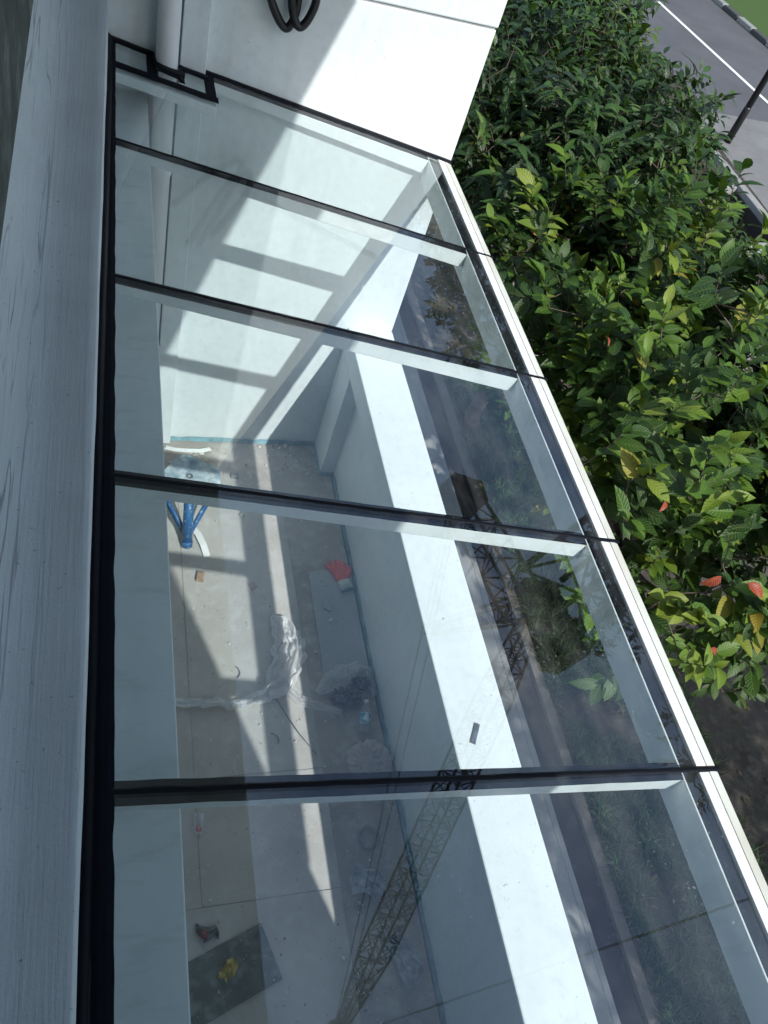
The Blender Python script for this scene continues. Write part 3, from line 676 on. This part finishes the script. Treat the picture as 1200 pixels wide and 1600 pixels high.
# ------------------------------------------------------------------ lattice crane (seen mirrored in the glass)
M_STEEL = simple('dark_crane_steel', (.008, .009, .008), .85)
cr = empty('lattice_crane', (23, 9.8, GZ), 'dark luffing lattice crane across the road, mirrored in the glass', 'crane')
def truss(name, a, b, wa, wb, nb, r, parent, wmid=None):
    a = Vector(a); b = Vector(b); d = (b-a).normalized(); s = d.cross(Vector((0, 0, 1)) if abs(d.z) < .9 else Vector((1, 0, 0))).normalized(); u = s.cross(d)
    bm = bmesh.new()
    def W(t): return (wa+(wb-wa)*t) if wmid is None else (min(wmid, wa+(wmid-wa)*t/.15, wb+(wmid-wb)*(1-t)/.22))
    def C(i, q):
        t = i/nb; h = W(t)/2; return a.lerp(b, t)+s*h*(1, 1, -1, -1)[q]+u*h*(1, -1, -1, 1)[q]
    for q in range(4): tube(bm, [C(i, q) for i in range(nb+1)], r, 5)
    for i in range(nb):
        for q in range(4):
            e = (q+1) % 4
            tube(bm, [C(i, q), C(i+1, e)] if (i+q) % 2 else [C(i, e), C(i+1, q)], r*.5, 3); tube(bm, [C(i, q), C(i, e)], r*.5, 3)
    return obj(name, bm, M_STEEL, parent)
PV = Vector((22.96, 9.83, 16.1)); TIP = Vector((25.3, -.86, 36.1))
truss('mast', (PV.x, PV.y, GZ), (PV.x, PV.y, PV.z-1.2), 2.3, 2.3, 10, .14, cr)
truss('jib', PV+Vector((0, -.3, .2)), TIP, .6, .35, 34, .062, cr, 1.05)
BK = PV+Vector((-1.2, 6.2, .6)); truss('counter_jib', PV+Vector((0, .3, 0)), BK, 1.3, 1.2, 6, .08, cr)
AF = PV+Vector((-.3, 2.2, 5.2)); truss('back_frame', PV+Vector((0, .4, .2)), AF, .9, .4, 6, .06, cr); truss('back_stay', BK, AF, .3, .3, 6, .04, cr)
bm = bmesh.new(); box(bm, BK.x-.8, BK.x+.8, BK.y-.9, BK.y+.2, BK.z-.9, BK.z+.6); obj('counterweight', bm, M_STEEL, cr, bevel=.05)
bm = bmesh.new(); box(bm, PV.x-.9, PV.x+.9, PV.y-.9, PV.y+.9, PV.z-1.2, PV.z-.3); obj('slewing_platform', bm, M_STEEL, cr, bevel=.05)
bm = bmesh.new(); box(bm, PV.x+1.2, PV.x+2.3, PV.y-1.6, PV.y, PV.z-.6, PV.z+1.3); obj('cab', bm, M_STEEL, cr, bevel=.08)
for dx in (-.28, .28):
    bm = bmesh.new(); tube(bm, [AF+Vector((dx, 0, 0)), TIP+Vector((dx*.6, 0, .3))], .03, 4); obj('pendant_line', bm, M_STEEL, cr)
    bm = bmesh.new(); tube(bm, [TIP+Vector((dx*.7, -.3, 0)), Vector((TIP.x+dx*.7, TIP.y-.3, 8))], .014, 4); obj('hoist_rope', bm, M_STEEL, cr)
bm = bmesh.new(); box(bm, TIP.x-.4, TIP.x+.4, TIP.y-.5, TIP.y, 7.0, 8.0); obj('hook_block', bm, M_STEEL, cr, bevel=.08)
bm = bmesh.new(); box(bm, TIP.x-.35, TIP.x+.35, TIP.y-.6, TIP.y+.5, TIP.z-.5, TIP.z+.4); obj('jib_head', bm, M_STEEL, cr, bevel=.1)

P0 = Vector((1.2, -3.3, -.2)); cr.location = P0+(Vector(cr.location)-P0)*1.45; cr.scale = (1.45, 1.45, 1.45)     # stands well across the road
# ------------------------------------------------------------------ things left on the balcony floor
FZ = -2.792
def film_mat(name, col=(.85, .86, .87), alpha=.55, trans=.35):
    t = MT(name); t.set(col, .3); t.bump(t.noise(25, 4), .5, .01)
    tl = t.n('ShaderNodeBsdfTranslucent'); tl.inputs[0].default_value = (*col, 1); tr = t.n('ShaderNodeBsdfTransparent')
    m1 = t.n('ShaderNodeMixShader'); m1.inputs[0].default_value = trans; t.l(t.p.outputs[0], m1.inputs[1]); t.l(tl.outputs[0], m1.inputs[2])
    m2 = t.n('ShaderNodeMixShader'); m2.inputs[0].default_value = 1-alpha; t.l(m1.outputs[0], m2.inputs[1]); t.l(tr.outputs[0], m2.inputs[2])
    t.l(m2.outputs[0], t.out.inputs[0]); return t.m
M_FILM = film_mat('white_plastic_film', alpha=.8); M_BAG = film_mat('clear_plastic_bag', alpha=.45); M_BAGP = film_mat('pinkish_plastic_bag', (.75, .68, .68), .6)
def ribbon(name, pts, widths, m, label, cat, seed, amp=.02, group=None, nu=14, hz=.03, parent=None):
    """long crumpled sheet lying along pts on the floor"""
    bm = bmesh.new(); P = [Vector((x, y, 0)) for x, y in pts]; rows = []; n = 0
    for i in range(len(P)-1):
        st = max(3, int((P[i+1]-P[i]).length/.02))
        for k in range(st):
            t = k/st; c = P[i].lerp(P[i+1], t); d = (P[min(i+2, len(P)-1)]-P[max(i-1, 0)]).normalized(); s = Vector((-d.y, d.x, 0)); w_ = widths[i]*(1-t)+widths[i+1]*t
            r = []
            for j in range(nu+1):
                u = j/nu*2-1; q = c+s*u*w_/2; nn = noise.noise(Vector((q.x*14, q.y*14, seed))); n2 = noise.noise(Vector((u*5, n*.12, seed+5)))
                fold = abs(noise.noise(Vector((u*3.2+seed, n*.05, 9))))
                r.append(bm.verts.new((q.x+nn*amp*.8, q.y+n2*amp*.8, FZ+.006+abs(nn)*hz+fold*hz*1.6*(1-abs(u)*.6))))
            rows.append(r); n += 1
    for a, b in zip(rows, rows[1:]):
        for j in range(nu): bm.faces.new([a[j], a[j+1], b[j+1], b[j]])
    o = obj(name, bm, m, parent, False)
    if parent is None: tag(o, label, cat, group)
    return o
def crumple(name, c, r, m, label, cat, seed, amp=.35, sub=4, fr=2.2, group=None, parent=None, ridge=True, rot=0):
    bm = bmesh.new(); bmesh.ops.create_icosphere(bm, subdivisions=sub, radius=1)
    for v in bm.verts:
        p = v.co.copy(); n1 = noise.noise(p*fr+Vector((seed, 0, 0))); n2 = noise.noise(p*fr*2.6+Vector((0, seed, 0)))
        k = 1+amp*((abs(n1)*-2+.5) if ridge else n1)+amp*.5*n2; q = Vector((p.x*r[0]*k, p.y*r[1]*k, p.z*r[2]*k)); q.rotate(Matrix.Rotation(rot, 3, 'Z'))
        v.co = Vector((c[0]+q.x, c[1]+q.y, max(FZ+.003, FZ+r[2]*.75+q.z)))
    o = obj(name, bm, m, parent, False)
    if parent is None: tag(o, label, cat, group)
    return o
# white film twisted across the floor
ribbon('plastic_film', [(1.10, -1.58), (1.16, -1.62), (1.19, -1.80), (1.10, -2.04), (1.00, -2.12), (.85, -2.17), (.65, -2.16), (.40, -2.14)], [.05, .16, .22, .19, .07, .06, .055, .05], M_FILM, 'long twisted strip of white plastic film across the floor', 'plastic film', 3, .05, hz=.07, nu=22)
ribbon('plastic_film', [(1.12, -2.06), (1.20, -2.17), (1.32, -2.22), (1.48, -2.27)], [.08, .07, .06, .04], M_BAG, 'thin clear tail of film trailing towards the water bottle', 'plastic film', 8, .02)
ribbon('plastic_bag', [(1.32, -2.13), (1.42, -2.08), (1.52, -2.03), (1.62, -1.97)], [.05, .14, .17, .05], M_BAG, 'clear plastic bag lying by the end of the grey board', 'plastic bag', 12, .03, hz=.06)
ribbon('plastic_bag', [(1.54, -1.97), (1.62, -2.00), (1.68, -1.98), (1.69, -2.2)], [.04, .13, .06, .04], M_BAG, 'small scrap of clear plastic against the parapet foot', 'plastic bag', 14, .02, hz=.03)
crumple('plastic_bag', (1.565, -2.62), (.125, .13, .07), M_BAGP, 'puffed pinkish plastic bag in front of the water bottle', 'plastic bag', 6, .30, 5, 2.6, ridge=True)
M_NET = simple('dark_wrapper', (.12, .125, .13), .45, 0, .6, 40)
crumple('crumpled_wrapper', (1.50, -2.17), (.085, .06, .03), M_NET, 'dark crumpled wrapper between the clear bag and the bottle', 'wrapper', 21, .6, 4, 3.0)
crumple('crumpled_wrapper', (1.60, -2.09), (.06, .04, .03), M_NET, 'smaller dark crumpled wrapper against the clear bag', 'wrapper', 25, .6, 4, 3.0)
M_PAPER = simple('grey_crumpled_paper', (.34, .36, .38), .7, 0, .35, 20)
ribbon('crumpled_sheet', [(1.36, -3.20), (1.40, -3.26), (1.47, -3.28), (1.53, -3.34)], [.10, .17, .16, .06], M_PAPER, 'crumpled grey paper sheet below the tape ring', 'paper', 31, .05, hz=.06)
ribbon('crumpled_sheet', [(1.50, -3.55), (1.55, -3.62), (1.60, -3.72), (1.60, -3.82)], [.06, .16, .15, .06], M_PAPER, 'crumpled blue-grey paper near the bottom parapet foot', 'paper', 37, .05, hz=.06)
tr_ = obj('tape_ring', (lambda b: (tube(b, [(1.487+.058*math.cos(a*.3142), -3.035+.058*math.sin(a*.3142), FZ+.012) for a in range(21)], .009, 8), b)[1])(bmesh.new()), simple('brown_grey_tape', (.22, .21, .20), .6), None, True)
tag(tr_, 'round loop of grey-brown tape on the bare screed', 'tape ring')
# rubber glove: palm, four fingers and thumb as one remeshed body, pale cuff
def glove():
    root = empty('work_glove', (1.62, -1.28, FZ), 'red rubber-coated work glove lying beside the parapet foot', 'glove')
    A = Vector((1.585, -1.12, 0)); B = Vector((1.640, -1.34, 0)); d = (A-B).normalized(); s = Vector((d.y, -d.x, 0))
    bm = bmesh.new(); o = lambda a, b, z=.018: tuple((B+d*a*1.25+s*b*1.35+Vector((0, 0, FZ+z))))
    def ell(c, r, rz):
        T = Matrix.Translation(c); bmesh.ops.create_icosphere(bm, subdivisions=3, radius=1, matrix=T @ Matrix.Diagonal((r, r, rz, 1)))
    for a, b, r in [(.035, 0, .035), (.06, 0, .042), (.085, .002, .044), (.105, -.012, .034), (.105, .016, .034)]: ell(o(a, b), r*1.3, .020)
    for b, l, an in [(-.036, .062, -.22), (-.013, .078, -.06), (.012, .074, .06), (.034, .056, .20)]:
        tube(bm, [o(.10, b*.9), o(.10+l*.5*math.cos(an), b+l*.5*math.sin(an), .022), o(.10+l*math.cos(an), b+l*math.sin(an), .014)], [.0165, .016, .0125], 8)
    tube(bm, [o(.05, .026), o(.075, .052, .02), o(.115, .064, .014)], [.021, .019, .013], 8)
    g = obj('glove_body', bm, M_GLOVE, root, True); r = g.modifiers.new('r', 'REMESH'); r.mode = 'VOXEL'; r.voxel_size = .0042; r.use_smooth_shade = True
    sm = g.modifiers.new('s', 'SMOOTH'); sm.iterations = 4; sm.factor = .5
    bm = bmesh.new(); tube(bm, [o(.03, 0, .016), o(.005, 0, .016), o(-.03, 0, .015)], [.045, .046, .050], 18)
    for v in bm.verts: v.co.z = FZ+.002+(v.co.z-FZ+.03)*.42
    obj('cuff', bm, M_CUFF, root, True)
    bm = bmesh.new(); tube(bm, [o(-.028, 0, .015), o(-.036, 0, .015)], [.053, .053], 18)
    for v in bm.verts: v.co.z = FZ+.001+(v.co.z-FZ+.03)*.46
    obj('cuff_hem', bm, M_BLUETAPE, root, True)
M_GLOVE = simple('red_rubber', (.70, .10, .075), .55, 0, .2, 60, .5, 160); M_CUFF = simple('pale_knit', (.50, .56, .56), .85, 0, .15, 80, .5, 200)
glove()
# water bottle lying on its side
wb = empty('water_bottle', (1.58, -2.32, FZ), 'clear plastic water bottle with a blue and white label lying on the floor', 'bottle')
BA = Vector((1.625, -2.21, FZ+.033)); BD = Vector((-.055, -.20, 0)).normalized(); T = Matrix.Translation(BA) @ BD.to_track_quat('Z', 'Y').to_matrix().to_4x4()
M_PET = film_mat('clear_pet', (.8, .88, .9), .25)
bm = bmesh.new(); lathe(bm, [(.012, .018), (.013, .035), (.030, .065), (.032, .08), (.0315, .11), (.032, .19), (.030, .205), (.020, .21)], T); obj('bottle_body', bm, M_PET, wb, True)
bm = bmesh.new(); lathe(bm, [(.014, 0), (.015, .002), (.015, .017), (.014, .019)], T); obj('bottle_cap', bm, simple('white_cap', (.8, .8, .8), .4), wb, True)
t = MT('blue_label'); f = t.val(t.noise(22, 1), .48, .52); c = t.mix(f, (.03, .30, .42), (.62, .72, .76)); M_LAB = t.set(c, .4)
bm = bmesh.new(); lathe(bm, [(.0325, .095), (.0328, .097), (.0328, .155), (.0325, .157)], T, 24); obj('label', bm, M_LAB, wb, True)
# boards
def slab(name, poly, th, m, label, cat):
    bm = bmesh.new(); prism(bm, poly, lambda x, y: FZ-.006, lambda x, y: FZ-.006+th); return tag(obj(name, bm, m, None, bevel=.002), label, cat)
slab('cement_board', [(1.392, -1.215), (1.585, -1.20), (1.70, -1.21), (1.695, -2.03), (1.385, -2.05)], .012, M_BOARD, 'flat grey board lying along the parapet foot under the red glove', 'board')
slab('slate_board', [(.43, -3.52), (.835, -3.385), (.915, -3.655), (.43, -3.82)], .018, M_MAT, 'dark mottled board lying askew near the bottom left', 'board')
M_YEL = simple('yellow_wrapper', (.52, .40, .10), .45, 0, .3, 30); M_REDW = simple('red_white_wrapper', (.35, .06, .08), .45, 0, .5, 60)
FZ_ = FZ; FZ = FZ_+.013
ribbon('crumpled_wrapper', [(.615, -3.555), (.64, -3.575), (.665, -3.59), (.66, -3.63)], [.05, .085, .08, .03], M_YEL, 'yellow crumpled wrapper on the dark board', 'wrapper', 51, .045, hz=.05)
FZ = FZ_
rw = ribbon('crumpled_wrapper', [(.505, -3.36), (.545, -3.405), (.585, -3.39), (.64, -3.425)], [.03, .06, .05, .03], M_NET, 'dark and red crumpled packet beside the dark board', 'wrapper', 55, .03, hz=.04)
crumple('wrapper_face', (.548, -3.40), (.024, .020, .022), M_REDW, '', '', 57, .5, 3, 2.4, parent=rw)
pk = ribbon('small_packet', [(.555, -2.79), (.55, -2.83), (.545, -2.87), (.55, -2.92)], [.05, .055, .05, .035], M_FILM, 'small white and pink torn packet by the near black joint', 'packet', 61, .01, hz=.015)
crumple('packet_print', (.548, -2.875), (.016, .018, .014), simple('pink_print', (.62, .30, .30), .5), '', '', 62, .2, 3, 2, parent=pk)
# offcuts
wb_ = obj('wood_offcut', (lambda b: (box(b, -.024, .024, -.034, .034, 0, .022), b)[1])(bmesh.new()), simple('brown_wood', (.36, .25, .17), .7, 0, .3, 30), None, bevel=.002)
wb_.location = (.655, -1.245, FZ); wb_.rotation_euler.z = rad(-12); tag(wb_, 'small brown wooden offcut in the sunlit patch', 'wood offcut')
slab('tile_shard', [(.965, -1.30), (1.01, -1.285), (1.025, -1.33), (.985, -1.355)], .012, simple('reddish_tile', (.36, .29, .27), .7), 'reddish-grey tile shard in the middle of the floor', 'tile shard')
slab('square_clip', [(.93, -.335), (.985, -.335), (.985, -.375), (.93, -.375)], .02, simple('grey_clip', (.18, .19, .20), .5), 'small dark grey square clip near the far wall', 'clip')
slab('board_chip', [(1.46, -1.46), (1.52, -1.50), (1.50, -1.545), (1.45, -1.51)], .022, M_BOARD, 'curved grey chip lying below the red glove', 'chip')
M_OFF = simple('white_plastic', (.80, .80, .78), .5, 0, .05)
def bandstrip(label, pts, w_, h):
    bm = bmesh.new(); rows = []
    for i, (x, y) in enumerate(pts):
        a = Vector(pts[max(i-1, 0)]); b = Vector(pts[min(i+1, len(pts)-1)]); d = (b-a).normalized(); s = Vector((-d.y, d.x))*w_/2
        z = FZ+.004+h*math.sin(i/(len(pts)-1)*math.pi); rows.append([bm.verts.new(q) for q in [(x-s.x, y-s.y, z), (x+s.x, y+s.y, z), (x+s.x, y+s.y, z+.004), (x-s.x, y-s.y, z+.004)]])
    for a, b in zip(rows, rows[1:]):
        for i in range(4): bm.faces.new([a[i], a[(i+1) % 4], b[(i+1) % 4], b[i]])
    bm.faces.new(rows[0]); bm.faces.new(rows[-1][::-1]); return tag(obj('plastic_strip', bm, M_OFF), label, 'strip')
bandstrip('curved white plastic strip along the foot of the far wall', [(.47, -.10), (.53, -.135), (.62, -.15), (.72, -.14), (.80, -.10)], .035, .03)
bandstrip('white curled strip lying just past the blue stool leg', [(.60, -.80), (.66, -.90), (.69, -.99), (.71, -1.08)], .045, .015)
bm = bmesh.new(); tube(bm, [(1.06, -2.15, FZ+.01), (1.10, -2.25, FZ+.02), (1.17, -2.38, FZ+.012), (1.26, -2.52, FZ+.006)], .003, 6); tag(obj('wire_offcut', bm, M_NET, None, True), 'thin bent wire lying across the lit strip of floor', 'wire')
for q, lab in zip([(.835, -1.99, .5), (1.04, -2.43, 1.0)], ['short dark curl of cord near the white film', 'short cord end below the white film']):
    bm = bmesh.new(); tube(bm, [(q[0]+.035*t*math.cos(q[2]+t*.5), q[1]+.035*t*math.sin(q[2]+t*.5), FZ+.006) for t in (0, .6, 1.2, 1.8, 2.2)], .0035, 5); tag(obj('cord_offcut', bm, M_NET, None, True), lab, 'cord')
mp = obj('metal_plate', (lambda b: (box(b, -.014, .014, -.055, .055, 0, .003), b)[1])(bmesh.new()), simple('grey_metal', (.28, .29, .30), .35, .8), None, bevel=.001)
mp.location = (1.737, -2.93, ZP+.002); mp.rotation_euler.z = rad(-28); tag(mp, 'small grey metal strip lying on top of the white parapet', 'metal strip')
# dust, chips, scraps
def debris():
    rng = np.random.default_rng(3); V = []; F = []
    for i in range(420):
        if rng.random() < .6: x, y = rng.uniform(1.3, 1.70), -rng.random()**.8*5
        else: x, y = rng.uniform(.3, 1.3), -rng.random()*5
        if rng.random() < .25: y = -rng.uniform(.02, .35)
        s = rng.uniform(.003, .010)*(1+1.3*(rng.random() < .06)); a = rng.random()*6; n = len(V)
        for zz, k in ((0, 1), (s*.9, .7)):
            for j in range(4): V.append((x+math.cos(a+j*1.57)*s*k*rng.uniform(.6, 1.3), y+math.sin(a+j*1.57)*s*k, FZ+zz))
        F += [(n+4, n+5, n+6, n+7)]+[(n+j, n+(j+1) % 4, n+4+(j+1) % 4, n+4+j) for j in range(4)]
    t = MT('chips'); g = t.n('ShaderNodeNewGeometry'); c = t.ramp(g.outputs['Random Per Island'], [(0, (.2, .19, .17)), (.25, (.42, .40, .36)), (.7, (.65, .64, .62)), (1, (.75, .75, .73))]); m = t.set(c, .8)
    o = link('debris', npmesh('debris', np.array(V), np.array(F), smooth=False), m); tag(o, 'plaster chips and grit strewn over the balcony floor', 'debris', kind='stuff')
debris()
# ------------------------------------------------------------------ paint-spattered stool
def stool():
    t = MT('spattered_blue_paint'); s = t.val(t.noise(60, 4, .7), .58, .66); c = t.mix(s, (.012, .10, .26), (.55, .62, .66)); t.bump(t.noise(60), .3, .003); mb = t.set(c, .5)
    t = MT('plaster_covered_seat'); a = t.noise(9, 6, .7); c = t.ramp(a, [(.3, (.10, .20, .27)), (.48, (.30, .38, .42)), (.66, (.62, .68, .70))]); t.bump(a, .4, .01); ms = t.set(c, .7)
    root = empty('blue_stool', (.58, -.8, FZ), 'blue metal stool with plaster-smeared seat under the third black joint', 'stool')
    bm = bmesh.new(); P = [(.40, -.80), (.405, -.70), (.47, -.61), (.545, -.545), (.575, -.545), (.66, -.60), (.765, -.655), (.78, -.72), (.77, -.86), (.72, -.90), (.45, -.89)]
    prism(bm, P, lambda x, y: -2.385, lambda x, y: -2.352-.02*max(0, (-.66-y)/.2)); obj('seat', bm, ms, root, bevel=.012, seg=3)
    bm = bmesh.new(); tube(bm, [(.578+.018*math.cos(a*.785), -.735+.018*math.sin(a*.785), -2.352) for a in range(9)], .004, 6); obj('bolt_ring', bm, M_NET, root)
    L = [((.575, -.84, -2.38), (.58, -.985, FZ+.02)), ((.43, -.70, -2.38), (.37, -.60, FZ+.02)), ((.74, -.70, -2.38), (.80, -.62, FZ+.02))]
    for i, (a, b) in enumerate(L):
        r = .034 if i == 0 else .024
        bm = bmesh.new(); tube(bm, [a, b], r, 16); lg = obj('leg', bm, mb, root, True)
        bm = bmesh.new(); d = (Vector(b)-Vector(a)).normalized(); tube(bm, [Vector(b)-d*.03, Vector(b)+d*.012], r+.004, 16); obj('leg_cap', bm, mb, lg, True)
    for i, z in ((1, .68), (2, .68)):
        a = Vector(L[0][0]).lerp(Vector(L[0][1]), .86); b = Vector(L[i][0]).lerp(Vector(L[i][1]), .45)
        bm = bmesh.new(); tube(bm, [a, b], .015, 8); obj('brace', bm, mb, root, True)
        a2 = Vector(L[0][0]).lerp(Vector(L[0][1]), .94); b2 = Vector(L[i][0]).lerp(Vector(L[i][1]), .6); bm = bmesh.new(); tube(bm, [a2, b2], .008, 8); obj('brace', bm, mb, root, True)
stool()
